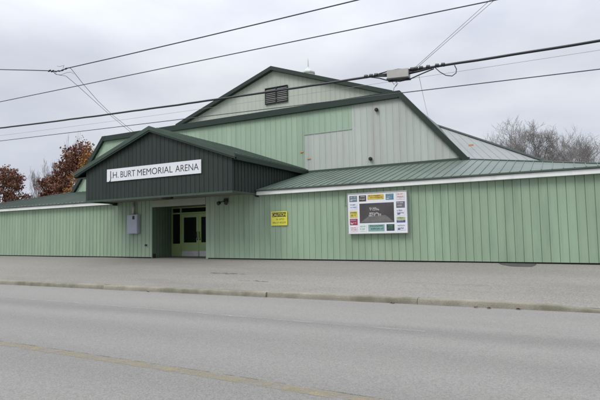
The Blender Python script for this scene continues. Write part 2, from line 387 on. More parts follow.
# side and rear walls
for x, n in ((XR, 1), (XL, -1)):
    ribbed(MB(), (x, 0, 0), (0, 1, 0), (0, 0, 1), (n, 0, 0), W, 60, lambda u: .4, lambda u: 3.3, .3).build('side_wall', M['green'], arena)
ribbed(MB(), (0, 60, 0), (1, 0, 0), (0, 0, 1), (0, 1, 0), XL, XR, lambda u: .4, lambda u: 3.3, .3).build('rear_wall', M['green'], arena)
b = MB(); b.box(RX1 + .01, XR - .03, W + .045, W + .25, .2, .75); b.build('foundation', M['found'], arena)
b = MB(); b.box(XL + .03, RX0 - .01, W + .045, W + .25, .2, .80); b.build('foundation', M['found'], arena)
# recess: walls, ceiling, back
RY = 19.2; RLX = -17.45
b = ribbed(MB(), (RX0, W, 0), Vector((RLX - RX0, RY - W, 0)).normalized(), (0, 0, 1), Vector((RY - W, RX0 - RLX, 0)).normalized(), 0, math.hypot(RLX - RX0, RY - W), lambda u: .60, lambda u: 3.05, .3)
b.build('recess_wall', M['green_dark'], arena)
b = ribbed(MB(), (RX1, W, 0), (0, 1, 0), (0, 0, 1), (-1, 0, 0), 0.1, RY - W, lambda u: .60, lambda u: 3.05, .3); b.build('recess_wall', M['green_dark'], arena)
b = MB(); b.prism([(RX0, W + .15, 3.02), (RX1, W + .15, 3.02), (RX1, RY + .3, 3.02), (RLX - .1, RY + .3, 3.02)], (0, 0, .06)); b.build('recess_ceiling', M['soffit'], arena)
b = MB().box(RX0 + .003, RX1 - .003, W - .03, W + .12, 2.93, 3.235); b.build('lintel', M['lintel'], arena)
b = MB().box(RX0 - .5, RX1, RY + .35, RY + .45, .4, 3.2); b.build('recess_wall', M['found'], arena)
# entrance doors
DZ0, DZ1, DY = 0.575, 2.68, RY
fr = MB(); xs_ = [RLX + .02, -16.86, -15.74, -14.62, RX1 - .02]
for x in (xs_[0], xs_[1], xs_[3], xs_[4]): fr.box(x - .035, x + .035, DY - .03, DY + .06, DZ0, 3.02)
fr.box(xs_[0] + .036, xs_[4] - .036, DY - .025, DY + .055, DZ1, DZ1 + .07); fr.box(xs_[0] + .036, xs_[4] - .036, DY - .025, DY + .055, 2.96, 3.018)
frame = fr.build('door_frame', M['door'], arena)
tr = MB()
tr.box(xs_[0] + .04, xs_[4] - .04, DY + .02, DY + .03, DZ1 + .072, 2.955); tr.build('transom_pane', M['glass'], frame)
for a, c in ((xs_[0], xs_[1]), (xs_[3], xs_[4])):
    MB().box(a + .037, c - .037, DY - .01, DY + .04, DZ0, 1.22).build('sidelight_panel', M['door'], frame)
    MB().box(a + .037, c - .037, DY + .02, DY + .03, 1.222, DZ1 - .002).build('sidelight_pane', M['glass'], frame)
for a, c, hs in ((xs_[1] + .04, xs_[2] - .006, 1), (xs_[2] + .006, xs_[3] - .04, -1)):
    d = MB(); y0, y1 = DY - .01, DY + .045
    d.box(a, a + .14, y0, y1, DZ0 + .01, DZ1 - .01); d.box(c - .14, c, y0, y1, DZ0 + .01, DZ1 - .01)
    d.box(a + .141, c - .141, y0, y1, 2.50, DZ1 - .01); d.box(a + .141, c - .141, y0, y1, DZ0 + .01, 1.27)
    dr = d.build('entrance_door', M['door'], arena)
    MB().box(a + .142, c - .142, y0 + .02, y0 + .03, 1.272, 2.498).build('door_pane', M['glass'], dr)
    MB().box(a + .03, c - .03, y0 - .006, y0 - .002, DZ0 + .03, .86).build('kick_plate', M['steel'], dr)
    hx = (c - .07) if hs > 0 else (a + .07)
    MB().tube([(hx, y0 - .002, 1.5), (hx, y0 - .06, 1.5), (hx, y0 - .06, 1.78), (hx, y0 - .002, 1.78)], .014, 8).box(hx - .03, hx + .03, y0 - .008, y0 - .001, 1.38, 1.46).build('handle', M['black'], dr, True)
# white fascia boards and gutter edge along the low eave
b = MB().box(-11.0, XR + .12, W - .20, W - .02, 3.165, 3.312); fa = b.build('fascia', M['white'], arena)
MB().box(-11.0, XR + .14, W - .235, W - .0, 3.315, 3.372).build('drip_edge', M['trim_green'], fa)
b = MB().box(XL - .12, -19.35, W - .20, W - .02, 3.165, 3.312); fa = b.build('fascia', M['white'], arena)
MB().box(XL - .14, -19.08, W - .235, W - .0, 3.315, 3.372).build('drip_edge', M['trim_green'], fa)

# low roof: pent roof along the front with a hip at each end
EY, EZ, TZ = W - .26, 3.375, 4.50
TRX, TLX = -3.5, -27.5
def roofplane(mb, p00, p10, p11, p01, pitch, rib=.022, h=.02, thick=.05):
    """seamed roof plane, p00-p10 eave, p01-p11 top edge; seams run up the slope"""
    p00, p10, p11, p01 = map(Vector, (p00, p10, p11, p01))
    n = (p10 - p00).cross(p01 - p00)
    if n.length < 1e-6: n = (p10 - p00).cross(p11 - p00)
    n.normalize(); 
    if n.z < 0: n = -n
    mb.prism([p00, p10, p11, p01] if (p11 - p01).length > 1e-4 else [p00, p10, p11], -n * thick)
    e = (p10 - p00); L = e.length; e.normalize()
    up = n.cross(e).normalized()
    if up.z < 0: up = -up
    # clip seam lines (start on the eave, go along up) against the three other edges
    poly = [p00, p10, p11, p01]
    k = 0.5
    def inside_end(s0):
        best = None
        for i in (1, 2, 3):
            a, c = poly[i], poly[(i + 1) % 4]
            if (c - a).length < 1e-5: continue
            # solve s0 + t up = a + q (c-a) in plane coords
            def co(p): d = p - p00; return d.dot(e), d.dot(up)
            ax, ay = co(a); bx, by = co(c); sx_, sy_ = co(s0)
            if abs(bx - ax) < 1e-6: continue
            q = (sx_ - ax) / (bx - ax)
            if -1e-6 <= q <= 1 + 1e-6:
                t = ay + q * (by - ay)
                if t > 1e-3 and (best is None or t < best): best = t
        return best
    # also seams that start on slanted edges are covered because planes here are widest at the eave
    u = pitch * .5
    while u < L:
        s0 = p00 + e * u; t = inside_end(s0)
        if t and t > .1:
            a = s0 + n * (h / 2) + up * .002; c = s0 + up * (t - .02) + n * (h / 2)
            mb.bar(a, c, rib, h, n)
        u += pitch
    return mb
b = MB(); roofplane(b, (-10.98, EY, EZ), (XR + .15, EY, EZ), (TRX, FY + .0, TZ), (-10.98, FY + .0, TZ), .30)
b.build('low_roof', M['roof_green'], arena)
b = MB(); roofplane(b, (XL - .15, EY, EZ), (-19.6, EY, EZ), (-19.6, FY, TZ), (TLX, FY, TZ), .30); b.build('low_roof', M['roof_green'], arena)
b = MB(); roofplane(b, (XR + .15, 60, EZ), (XR + .15, EY, EZ), (TRX, FY, TZ), (TRX, 60, TZ), .30); b.build('low_roof', M['roof_green'], arena)
b = MB(); roofplane(b, (XL - .15, EY, EZ), (XL - .15, 60, EZ), (TLX, 60, TZ), (TLX, FY, TZ), .30); b.build('low_roof', M['roof_green'], arena)
for a, c in ((XR + .15, TRX), (XL - .15, TLX)): MB().tube([(a, EY, EZ + .01), (c, FY, TZ + .015)], .03, 6).build('hip_cap', M['rake_green'], arena)

# pale hipped main roof behind
HX, HZ, HY, HT = -0.4, 4.05, 28.8, 7.62
for s in (1, -1):
    mx = lambda x: x if s > 0 else 2 * CX - x
    b = MB()
    A = (mx(-3.45), FY + .06, 4.47); B = (mx(HX), FY + .06, HZ); C = (mx(-6.3), HY, HT); D = (mx(HX), 60, HZ); E = (mx(-6.3), 60, HT)
    b.prism([A, B, C] if s > 0 else [B, A, C], (0, 0, -.06))
    b.prism([B, D, E, C] if s > 0 else [D, B, C, E], (0, 0, -.06))
    b.prism([(mx(-3.45), FY + .07, 3.6), (mx(HX) , FY + .07, 3.6), (mx(HX), FY + .07, HZ - .07), (mx(-3.45), FY + .07, 4.40)], (0, .05, 0))
    b.box(min(mx(HX), mx(HX - .05 )), max(mx(HX), mx(HX - .05)), FY + .13, 60, 3.5, HZ - .07)
    hr = b.build('hall_roof', M['roof_light'], arena)
    MB().tube([Vector(B) + Vector((0, 0, .02)), Vector(C) + Vector((0, 0, .03))], .075, 6).build('hip_cap', M['trim_green'], hr)
    # faint seams of the sheets running up the front plane
    q = MB()
    for k in range(1, 9):
        t = k / 9; p = Vector(A).lerp(Vector(B), t); r_ = Vector(C).lerp(Vector(B), t)
        q.bar(p + Vector((0, 0, .006)), r_ + Vector((0, 0, .006)), .03, .008)
    q.build('roof_seams', M['roof_light'], hr)
b = MB().box(2 * CX + 6.3 + .0, -6.3, GY + .02, 60, HT - .08, HT - .02); b.build('hall_roof', M['roof_light'], arena)
p = onY(471, 145, 23.2); MB().box(p.x - .11, p.x + .11, p.y - .02, p.y + .0, p.z - .05, p.z + .03).build('roof_marker', M['orange'], arena)

# front face of the hall: clipped gable, green on the left, grey on the right
TX, BX2, FT, FB = 9.2, 11.95, 7.72, 4.50   # half widths at the top and bottom
lo = lambda x: FB; hi = lin((CX - BX2, FB), (CX - TX, FT), (CX + TX, FT), (CX + BX2, FB))
SX, PX, PZ = -11.0, -8.53, 6.36
rb_front(CX - BX2, SX - .006, FY, lo, hi, .30, (CX - TX,), groove=.014, deep=.02).build('upper_wall', M['green_upper'], arena)
rb_front(SX, PX, FY, lo, lambda x: PZ, .30, groove=.010, deep=.010).build('upper_wall', M['grey'], arena)
rb_front(PX + .004, CX + BX2, FY, lo, hi, .30, (CX + TX,), groove=.010, deep=.010).build('upper_wall', M['grey'], arena)
rb_front(SX, PX, FY, lambda x: PZ + .004, hi, .30, groove=.010, deep=.010).build('wall_patch', M['green_patch'], arena)
MB().box(SX - .005, PX, FY - .03, FY - .024, PZ - .02, PZ + .02).build('seam_trim', M['green_patch'], arena)
b = MB().box(SX + .0, TRX + .1, FY - .06, FY + .02, FB - .02, FB + .09); b.build('roof_flashing', M['rake_green'], arena)
# steep side faces of the front block and its flat top
for s in (1, -1):
    x0, x1 = CX + s * TX, CX + s * BX2
    b = MB(); pr = [(x0, FY + .02, FT), (x1, FY + .02, FB), (x1, HY + 3, FB), (x0, HY + 3, FT)]
    b.prism(pr, (-s * .05, 0, 0)); b.build('side_roof', M['rake_green'], arena)
b = MB().box(CX - TX, CX + TX, FY + .1, GY - .02, FT - .06, FT - .01); b.build('deck_roof', M['roof_green'], arena)
# trim: horizontal band and sloping rakes
tm = MB()
tm.box(CX - TX - .02, CX + TX + .02, FY - .152, FY + .10, FT - .25, FT + .046)
tm.build('upper_trim', M['trim_green'], arena)
for s in (1, -1):
    b = MB(); a = Vector((CX + s * (TX + .1), FY - .16, FT + .05)); c = Vector((CX + s * (BX2 + .2), FY - .16, FB - .05))
    wv = Vector((-s * .30, 0, 0))
    b.prism([a, c, c + wv, a + wv + Vector((0, 0, -.0))], (0, .30, 0)); b.build('rake_trim', M['trim_green'], arena)
# high gable set back on the hall
GT, GE, GH = 11.73, 9.10, 7.4
rb_front(CX - GH, CX + GH, GY, lambda x: 7.5, lin((CX - GH, GE), (CX, GT), (CX + GH, GE)), .30, (CX,), groove=.010, deep=.010).build('gable_wall', M['grey_gable'], arena)
for s in (1, -1):
    MB().box(min(CX + s * GH, CX + s * (GH - .06)), max(CX + s * GH, CX + s * (GH - .06)), GY + .04, 60, 7.5, GE - .02).build('gable_side', M['grey_gable'], arena)
    b = MB(); b.prism([(CX, GY - .25, GT + .12), (CX + s * (GH + .15), GY - .25, GE + .07), (CX + s * (GH + .15), 60.2, GE + .07), (CX, 60.2, GT + .12)], (0, 0, -.07)); rf = b.build('high_roof', M['roof_light'], arena)
    b = MB(); a = Vector((CX, GY - .28, GT + .135)); c = Vector((CX + s * (GH + .17), GY - .28, GE + .08))
    b.prism([a, c, c - Vector((0, 0, .24)), a - Vector((0, 0, .24))], (0, .28, 0)); b.build('rake_trim', M['trim_green'], rf)
# louvres in the gable
for xc in (-15.67, -14.86):
    b = MB(); x0, x1, z0, z1 = xc - .36, xc + .36, 9.60, 10.56
    b.box(x0, x1, GY - .03, GY - .025, z0, z1)
    lv = b.build('louvre_vent', M['found'], arena)
    q = MB()
    for k in range(8):
        z = z0 + .05 + k * (z1 - z0 - .08) / 8
        q.prism([(x0 + .02, GY - .08, z), (x1 - .02, GY - .08, z), (x1 - .02, GY - .04, z + .05), (x0 + .02, GY - .04, z + .05)], (0, 0, .012))
    q.build('louvre_slats', M['slat'], lv)
    q = MB(); F0 = [(x0 - .03, z0 - .03), (x1 + .03, z0 - .03), (x1 + .03, z1 + .03), (x0 - .03, z1 + .03)]; F1 = [(x0, z0), (x1, z0), (x1, z1), (x0, z1)]
    n0 = len(q.v); q.v += [Vector((x, GY - .085, z)) for x, z in F0 + F1] + [Vector((x, GY - .02, z)) for x, z in F0 + F1]
    for k in range(4):
        k2 = (k + 1) % 4; q.f += [(k, k2, 4 + k2, 4 + k), (8 + k, 12 + k, 12 + k2, 8 + k2), (k, 8 + k, 8 + k2, k2), (4 + k, 4 + k2, 12 + k2, 12 + k)]
    q.build('louvre_frame', M['found'], lv)
# cupola on the ridge
c0 = (CX, 30.8, 0)
b = MB(); b.lathe([(.42, 11.5), (.42, 12.78), (.50, 12.80), (.50, 12.88)], c0, 8); cu = b.build('cupola', M['cupola'], arena)
b = MB(); b.lathe([(.40, 12.885), (.26, 13.05), (.10, 13.2), (.05, 13.3), (.03, 13.75), (.004, 13.95)], c0, 8); b.build('spire', M['cupola'], cu)
# small fittings on the upper wall
for px, py in ((377, 110), (371, 159)):
    p = onY(px, py, FY); b = MB(); b.lathe([(.06, -.01), (.085, .03), (.085, .09), (.05, .14)], (p.x, FY - .02, p.z), 12, 'y'); b.build('wall_light', M['black'], arena)
for px, py in ((302, 152), (309, 158.7)):
    p = onY(px, py, FY); MB().box(p.x - .09, p.x + .09, FY - .035, FY - .026, p.z - .03, p.z + .03).build('wall_marker', M['orange'], arena)

# entrance porch: dark gabled canopy reaching from y=15.4 back to the hall face
PY, PXL, PXR, PCX, PBZ = 15.4, -19.06, -11.02, -15.10, 3.22
PZE, PZP = 4.60, 6.02
pl = lin((PXL, PZE), (PCX, PZP), (PXR, PZE))
b = rb_front(PXL, PXR, PY, lambda x: PBZ, lambda x: pl(x) - .0, .225, (PCX,), groove=.024, deep=.022, rib=.025, ribh=.012)
porch = b.build('entrance_porch', M['portico'], arena)
for x, n in ((PXR, 1), (PXL, -1)):
    ribbed(MB(), (x, 0, 0), (0, 1, 0), (0, 0, 1), (n, 0, 0), PY, FY - .02, lambda u: PBZ if u < W - .3 else 3.1, lambda u: PZE, .225, groove=.024, deep=.022, rib=.025, ribh=.012).build('porch_side', M['portico'], porch)
for s, xe in ((1, PXR + .22), (-1, PXL - .62)):
    ze = PZE - .02 if s > 0 else PZE - .17
    sl = (PZP + .10 - (PZE + .05)) / (PXR + .12 - PCX)
    ze = PZP + .12 - sl * abs(xe - PCX)
    b = MB(); b.prism([(PCX, PY - .12, PZP + .12), (xe, PY - .12, ze), (xe, FY - .03, ze), (PCX, FY - .03, PZP + .12)], (0, 0, -.06))
    for k in range(1, 19):
        y = PY + k * .31
        b.bar((PCX, y, PZP + .13), (xe, y, ze + .01), .03, .03, (0, 0, 1))
    pr = b.build('porch_roof', M['rake_green'], porch)
    b = MB(); a = Vector((PCX, PY - .17, PZP + .135)); c = Vector((xe, PY - .17, ze + .015))
    b.prism([a, c, c - Vector((0, 0, .17)), a - Vector((0, 0, .17))], (0, .05, 0)); b.build('rake_board', M['rake_green'], pr)
    b = MB(); a = a - Vector((0, 0, .172)); c = c - Vector((0, 0, .172)); b.prism([a + Vector((0, .02, 0)), c + Vector((0, .02, 0)), c + Vector((0, .02, -.07)), a + Vector((0, .02, -.07))], (0, .10, 0)); b.build('rake_board', M['trim_green'], pr)
    b = MB().box(min(xe, xe - s * .04), max(xe, xe - s * .04), PY - .118, FY - .03, ze - .24, ze - .062); b.build('eave_board', M['trim_green'], pr)
    b = MB(); b.prism([(xe - s * .042, PY - .0, ze - .22), ((PXR if s > 0 else PXL) + s * .03, PY, ze - .22), ((PXR if s > 0 else PXL) + s * .03, FY - .04, ze - .22), (xe - s * .042, FY - .04, ze - .22)], (0, 0, -.015)); b.build('eave_soffit', M['trim_green'], pr)
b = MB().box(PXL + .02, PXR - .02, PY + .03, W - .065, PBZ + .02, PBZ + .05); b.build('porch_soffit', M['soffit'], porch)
b = MB().box(PXL - .01, PXR + .01, PY - .03, PY + .025, PBZ - .06, PBZ + .02); b.box(PXR - .03, PXR + .025, PY + .026, W - .22, PBZ - .055, PBZ + .02); b.box(PXL - .025, PXL + .03, PY + .026, W - .22, PBZ - .055, PBZ + .02)
b.build('porch_trim', M['rake_green'], porch)

# ------------------------------------------------------------------ signs and fittings
def text_mesh(body, size, loc, mat, parent, name='lettering', xs=1.0, off=0.0, depth=.004, align='LEFT', spacing=1.0):
    cu = bpy.data.curves.new(name, 'FONT'); cu.body = body; cu.size = size; cu.extrude = depth / 2; cu.offset = off; cu.align_x = align; cu.space_character = spacing
    t = bpy.data.objects.new('tmp', cu); col.objects.link(t)
    bpy.context.view_layer.update()
    me = bpy.data.meshes.new_from_object(t.evaluated_get(bpy.context.evaluated_depsgraph_get()))
    bpy.data.objects.remove(t); me.name = name
    rot = Matrix.Rotation(R(90), 4, 'X') @ Matrix.Diagonal((xs, 1, 1, 1))
    me.transform(Matrix.Translation(Vector(loc) - parent_loc(parent)) @ rot)
    me.materials.clear(); me.materials.append(mat)
    o = bpy.data.objects.new(name, me); col.objects.link(o); o.parent = parent
    wdt = max(v.co.x for v in me.vertices) - min(v.co.x for v in me.vertices)
    return o, wdt
def pseudo(mb, x0, x1, z0, z1, y, rng, dens=1.0):
    """small letter-like marks too small in the photograph to be read"""
    h = z1 - z0; x = x0; s = h * .17
    while x < x1 - h * .5:
        wl = h * rng.uniform(.45, .75)
        if rng.random() < .16: x += h * .5; continue
        mb.box(x, x + s, y - .002, y, z0, z1 * 1.0)
        k = rng.randint(0, 4)
        if k in (0, 2, 3): mb.box(x + s, x + wl, y - .002, y, z1 - s, z1)
        if k in (0, 1): mb.box(x + s, x + wl, y - .002, y, z0 + h * .42, z0 + h * .42 + s)
        if k in (1, 2, 4): mb.box(x + s, x + wl, y - .002, y, z0, z0 + s)
        if k in (3, 4): mb.box(x + wl - s, x + wl, y - .002, y, z0 + s * 1.05, z1 - s * 1.05)
        x += wl + h * .2
# main sign
SX0, SX1, SZ0, SZ1, SY = -17.67, -12.47, 4.00, 4.54, PY - .05
sg = empty('arena_sign', ((SX0 + SX1) / 2, SY, SZ0))
tag(sg, 'long white name sign reading J.H. BURT MEMORIAL ARENA on the dark porch gable', 'sign')
MB().box(SX0, SX1, SY, SY + .03, SZ0, SZ1).build('board', M['signwhite'], sg)
sxp = lambda px: onY(px, 168, SY).x
for body, p0, p1, size, zb in (('J', 109.4, 111.1, .52, 4.105), ('.', 111.7, 112.2, .385, 4.14), ('H.', 113.0, 118.6, .385, 4.14), ('BURT', 120.6, 135.2, .385, 4.14), ('MEMORIAL', 137.4, 172.6, .385, 4.14), ('ARENA', 175.4, 198.6, .385, 4.14)):
    o, wd = text_mesh(body, size, (0, 0, 0), M['ink'], sg, 'lettering', 1.0, -.002)
    x0 = sxp(p0); x1 = sxp(p1); k = (x1 - x0) / wd; mn = min(v.co.x for v in o.data.vertices)
    zo = Vector((x0, SY - .003, zb)); org = -parent_loc(sg)
    for v in o.data.vertices: v.co = Vector(((v.co.x - mn) * k + x0 + org.x, v.co.y + zo.y, v.co.z + zo.z))
# caution sign
c0x, c1x, c0z, c1z, CY = -10.42, -9.68, 1.92, 2.48, W - .045
cs = empty('caution_sign', ((c0x + c1x) / 2, CY, c0z)); tag(cs, 'small square yellow caution sign with black lettering fixed to the green wall', 'sign')
MB().box(c0x, c1x, CY, CY + .012, c0z, c1z).build('plate', M['yellow'], cs)
MB().box(c0x + .05, c1x - .05, CY - .003, CY - .001, c1z - .215, c1z - .045).build('header_panel', M['ink'], cs)
text_mesh('CAUTION', .165, ((c0x + c1x) / 2, CY - .007, c1z - .19), M['yellow'], cs, 'lettering', .86, .002, align='CENTER')
b = MB(); rg = random.Random(4); pseudo(b, c0x + .17, c0x + .33, c0z + .215, c0z + .285, CY, rg); pseudo(b, c0x + .39, c1x - .12, c0z + .215, c0z + .285, CY, rg); pseudo(b, c0x + .08, c0x + .34, c0z + .08, c0z + .145, CY, rg); pseudo(b, c0x + .40, c1x - .06, c0z + .08, c0z + .145, CY, rg); b.build('lettering', M['olive'], cs)
# advertising board
BY = W - .16; t0 = onY(347.6, 193, BY); t1 = onY(407.6, 232, BY); BX0, BX1, BZ0, BZ1 = t0.x, t1.x, onY(407.8, 232.4, BY).z, onY(407.6, 190.8, BY).z
ab = empty('advertising_board', ((BX0 + BX1) / 2, BY, BZ0)); tag(ab, 'large white framed board of local adverts round a dark central photograph', 'advertising board')
MB().box(BX0, BX1, BY, W - .026, BZ0, BZ1).build('backing_board', M['signwhite'], ab)
b = MB(); t = .022
b.box(BX0 - .012, BX1 + .012, BY - .02, BY + .03, BZ1 + .001, BZ1 + t); b.box(BX0 - .012, BX1 + .012, BY - .02, BY + .03, BZ0 - t, BZ0 - .001)
b.box(BX0 - t, BX0 - .013, BY - .02, BY + .03, BZ0 - t, BZ1 + t); b.box(BX1 + .013, BX1 + t, BY - .02, BY + .03, BZ0 - t, BZ1 + t); b.build('frame', M['galv'], ab)
def mcol(n, c): return material(n, c, .5, .18, 6, stain=tuple(x * .5 for x in c), stain_amt=.5, stain_scale=9)
ADS = [  # fractions of the board: u0,u1,v0(top),v1, colour, text colour
 (.03,.165,.05,.20,(.10,.16,.20),'w'), (.20,.325,.05,.20,(.05,.035,.035),'w'), (.35,.625,.045,.165,(.55,.40,.05),'k'), (.66,.79,.045,.19,(.06,.19,.27),'w'), (.83,.97,.03,.20,(.62,.58,.58),'r'),
 (.83,.97,.245,.40,(.13,.12,.15),'w'), (.83,.97,.43,.585,(.62,.62,.66),'b'), (.83,.97,.62,.69,(.40,.45,.20),'k'), (.83,.97,.70,.755,(.05,.06,.20),'w'), (.83,.97,.80,.95,(.62,.64,.68),'b'),
 (.03,.165,.245,.41,(.60,.63,.70),'b'), (.03,.165,.44,.60,(.50,.46,.06),'k'), (.03,.165,.63,.79,(.28,.02,.06),'w'), (.03,.165,.83,.96,(.64,.62,.64),'r'),
 (.20,.32,.80,.95,(.58,.64,.60),'g'), (.35,.625,.79,.955,(.20,.36,.33),'k'), (.66,.79,.79,.95,(.02,.045,.035),'g')]
TC = {'w': mcol('advert_pale_ink', (.55, .55, .55)), 'k': mcol('advert_dark_ink', (.03, .05, .05)), 'r': mcol('advert_red_ink', (.40, .06, .06)), 'b': mcol('advert_blue_ink', (.04, .05, .20)), 'g': mcol('advert_green_ink', (.12, .30, .20))}
UW, UH = BX1 - BX0, BZ1 - BZ0; rg = random.Random(11)
for i, (u0, u1, v0, v1, c, tcx) in enumerate(ADS):
    x0, x1, z1, z0 = BX0 + u0 * UW, BX0 + u1 * UW, BZ1 - v0 * UH, BZ1 - v1 * UH
    ad = MB().box(x0, x1, BY - .006, BY - .001, z0, z1).build('advert_panel', mcol('advert_colour', c), ab)
    b = MB(); hh = (z1 - z0); rows = 1 if hh < .12 else rg.choice((2, 2, 3))
    for k in range(rows):
        zt = z1 - hh * (.12 + k * .8 / rows); zh = hh * .8 / rows * rg.uniform(.35, .6)
        pseudo(b, x0 + (x1 - x0) * rg.uniform(.08, .2), x1 - (x1 - x0) * rg.uniform(.05, .2), zt - zh, zt, BY - .007, rg)
    if tcx in 'wb' and hh > .15 and i % 3 == 0: b.box(x0 + .03, x0 + (x1 - x0) * .4, BY - .009, BY - .007, z0 + hh * .15, z0 + hh * .3)
    b.build('lettering', TC[tcx], ad)
x0, x1, z1, z0 = BX0 + .205 * UW, BX0 + .79 * UW, BZ1 - .255 * UH, BZ1 - .745 * UH
b = MB().box(x0, x1, BY - .006, BY - .001, z0, z1)
cp = b.build('central_photo', material('printed_photo', (.055, .048, .05), .45, .35, 2.5, stain=(.10, .09, .09), stain_amt=.8, stain_scale=2), ab)
xm = (x0 + x1) / 2
b = MB(); b.quad((x0 + .02, BY - .009, z0 + .02), (x1 - .02, BY - .009, z0 + .02), (xm + .34, BY - .009, z0 + .26), (xm - .26, BY - .009, z0 + .26)); b.build('printed_ice', material('printed_floor', (.13, .125, .12), .45, .25, 5), cp)
b = MB(); rg = random.Random(3)
for (a, c, z, h) in ((.30, .52, .70, .05), (.30, .62, .62, .05), (.27, .44, .60 - .0, .0), (.30, .58, .42, .06), (.28, .50, .33, .05), (.52, .66, .33, .07)):
    if h: pseudo(b, x0 + (x1 - x0) * a, x0 + (x1 - x0) * c, z0 + (z1 - z0) * z, z0 + (z1 - z0) * z + h * 1.2, BY - .010, rg)
b.build('lettering', TC['w'], cp)
b = MB(); cxx = BX0 - .17; b.tube([(cxx, W - .05, 3.17), (cxx, W - .05, 2.62), (BX0 - .04, W - .05, 2.60)], .014, 6); b.build('conduit', M['green'], ab)
# meter box left of the doors
ub = empty('utility_box', (-17.87, W - .2, 1.72)); tag(ub, 'grey electrical box with a conduit rising to the porch soffit', 'utility box')
bd = MB().box(-18.20, -17.54, W - .20, W - .03, 1.74, 2.62); bo = bd.build('cabinet', M['boxgrey'], ub)
MB().box(-18.18, -17.56, W - .215, W - .202, 1.77, 2.59).build('cabinet_door', M['boxgrey'], ub)
MB().box(-17.83, -17.71, W - .23, W - .216, 2.40, 2.56).build('warning_plate', M['ink'], ub)
MB().tube([(-17.90, W - .10, 2.62), (-17.90, W - .10, 3.19)], .055, 10).build('conduit', M['galv'], ub, True)
MB().lathe([(.045, 0), (.045, .06), (.03, .07)], (-17.15, W - .03, 1.2), 10, 'y').build('outlet_cover', M['black'], arena)
# floodlight under the porch, twin lamps
fl = empty('floodlight', (-12.62, W - .05, 3.0)); tag(fl, 'black twin-head floodlight on the wall below the porch soffit right of the doors', 'floodlight')
MB().box(-12.72, -12.52, W - .07, W - .028, 2.96, 3.12).build('mount', M['black'], fl)
for s in (-1, 1):
    q = Vector((-12.62 + s * .16, W - .2, 2.97)); b = MB()
    b.tube([(-12.62 + s * .06, W - .068, 3.02), tuple(q)], .018, 6)
    b.tube([q, q + Vector((s * .02, -.05, -.03)), q + Vector((s * .05, -.13, -.07))], [.04, .075, .085], 10); b.build('lamp_head', M['black'], fl)
p = onY(163, 199, PY + .1)
b = MB(); q = (p.x, 15.75, 3.235); b.lathe([(.20, -.12), (.24, -.10), (.25, -.03), (.26, -.0)], q, 18)
sl_ = b.build('soffit_light', M['black'], loc=(p.x, 15.75, 3.1), smooth=False)
tag(sl_, 'round dark ceiling light under the front edge of the porch', 'ceiling light')
# numerals-like mark plate on recess wall
# ------------------------------------------------------------------ utility poles (just outside the frame) and overhead lines
def pole(x, y, h, label):
    e = empty('utility_pole', (x, y, 0)); tag(e, label, 'utility pole', 'utility poles along the kerb')
    MB().tube([(x, y, 0), (x, y, h * .5), (x, y, h)], [.16, .135, .11], 12).build('shaft', M['wood'], e, True)
    MB().box(x - .06, x + .06, y - .9, y + .9, h - .55, h - .43).build('crossarm', M['wood'], e)
    for k in (-.8, 0.55, .8): MB().lathe([(.03, 0), (.05, .04), (.03, .08), (.045, .11), (.02, .14)], (x, y + k, h - .43), 8).build('insulator', M['splice'], e)
WY = 11.0; PR, PLX = 4.2, -28.0
pole(PR, WY + .18, 9.8, 'tall wooden utility pole at the right end of the wires'); pole(PLX, WY + .18, 9.2, 'tall wooden utility pole at the left end of the wires')
def wire(name, label, p0, p1, rad, mat, y=WY, sag=0.0, x0=PLX, x1=PR, n=40, wob=0.0, cat='wire'):
    A = onY(*p0, y); B = onY(*p1, y); dx = B.x - A.x; k = (B.z - A.z) / dx
    pts = []
    for i in range(n + 1):
        x = x0 + (x1 - x0) * i / n
        tt = (x - A.x) / dx; s_ = sag * 4 * tt * (1 - tt)
        pts.append((x, y, A.z + k * (x - A.x) - s_ + (wob * mnoise.noise((x * 1.7, 2.2, 0)))))
    o = MB().tube(pts, rad, 6).build(name, mat, loc=tuple(pts[0]), smooth=True)
    return tag(o, label, cat, 'overhead lines along the road'), pts
P1 = [onY(px, py, WY) for px, py in ((33, 70.2), (47, 70.6), (55, 71.4), (61, 70.6), (67, 68.2), (120, 56.2), (200, 37.6), (280, 18.6), (357, 0))]
kx = (P1[-1].z - P1[-2].z) / (P1[-1].x - P1[-2].x)
P0_ = onY(-6, 69.3, WY); P1 = [Vector((PLX, WY, P0_.z + 1.4)), Vector((-23, WY, P0_.z + .62)), P0_] + P1 + [Vector((PR, WY, P1[-1].z + kx * (PR - P1[-1].x)))]
tag(MB().tube(P1, .016, 6).build('overhead_wire', M['wire'], loc=tuple(P1[0]), smooth=True), 'topmost overhead wire, with dark splice clamps at its left end', 'wire', 'overhead lines along the road')
wire('overhead_wire', 'clean single overhead wire second from the top with nothing hanging on it', (33, 95), (495, 0), .013, M['wire'])
cable, cpts = wire('overhead_cable', 'thick black bundled cable carrying the grey splice box', (33, 124), (567, 46), .027, M['cable'], sag=.06, n=90, wob=.012, cat='cable')
wire('overhead_wire', 'lowest overhead wire crossing in front of the gable roof edges', (33, 137), (567, 73), .010, M['wire'])
wire('overhead_wire', 'faint thin grey wire just below the thick cable', (150, 116), (567, 55), .0035, M['wirepale'], y=11.35, sag=.02)
# black lashing on the cable near the splice
b = MB(); rg = random.Random(8)
cz = lambda px: onY(px, 124 + (46 - 124) * (px - 33) / 534, WY)
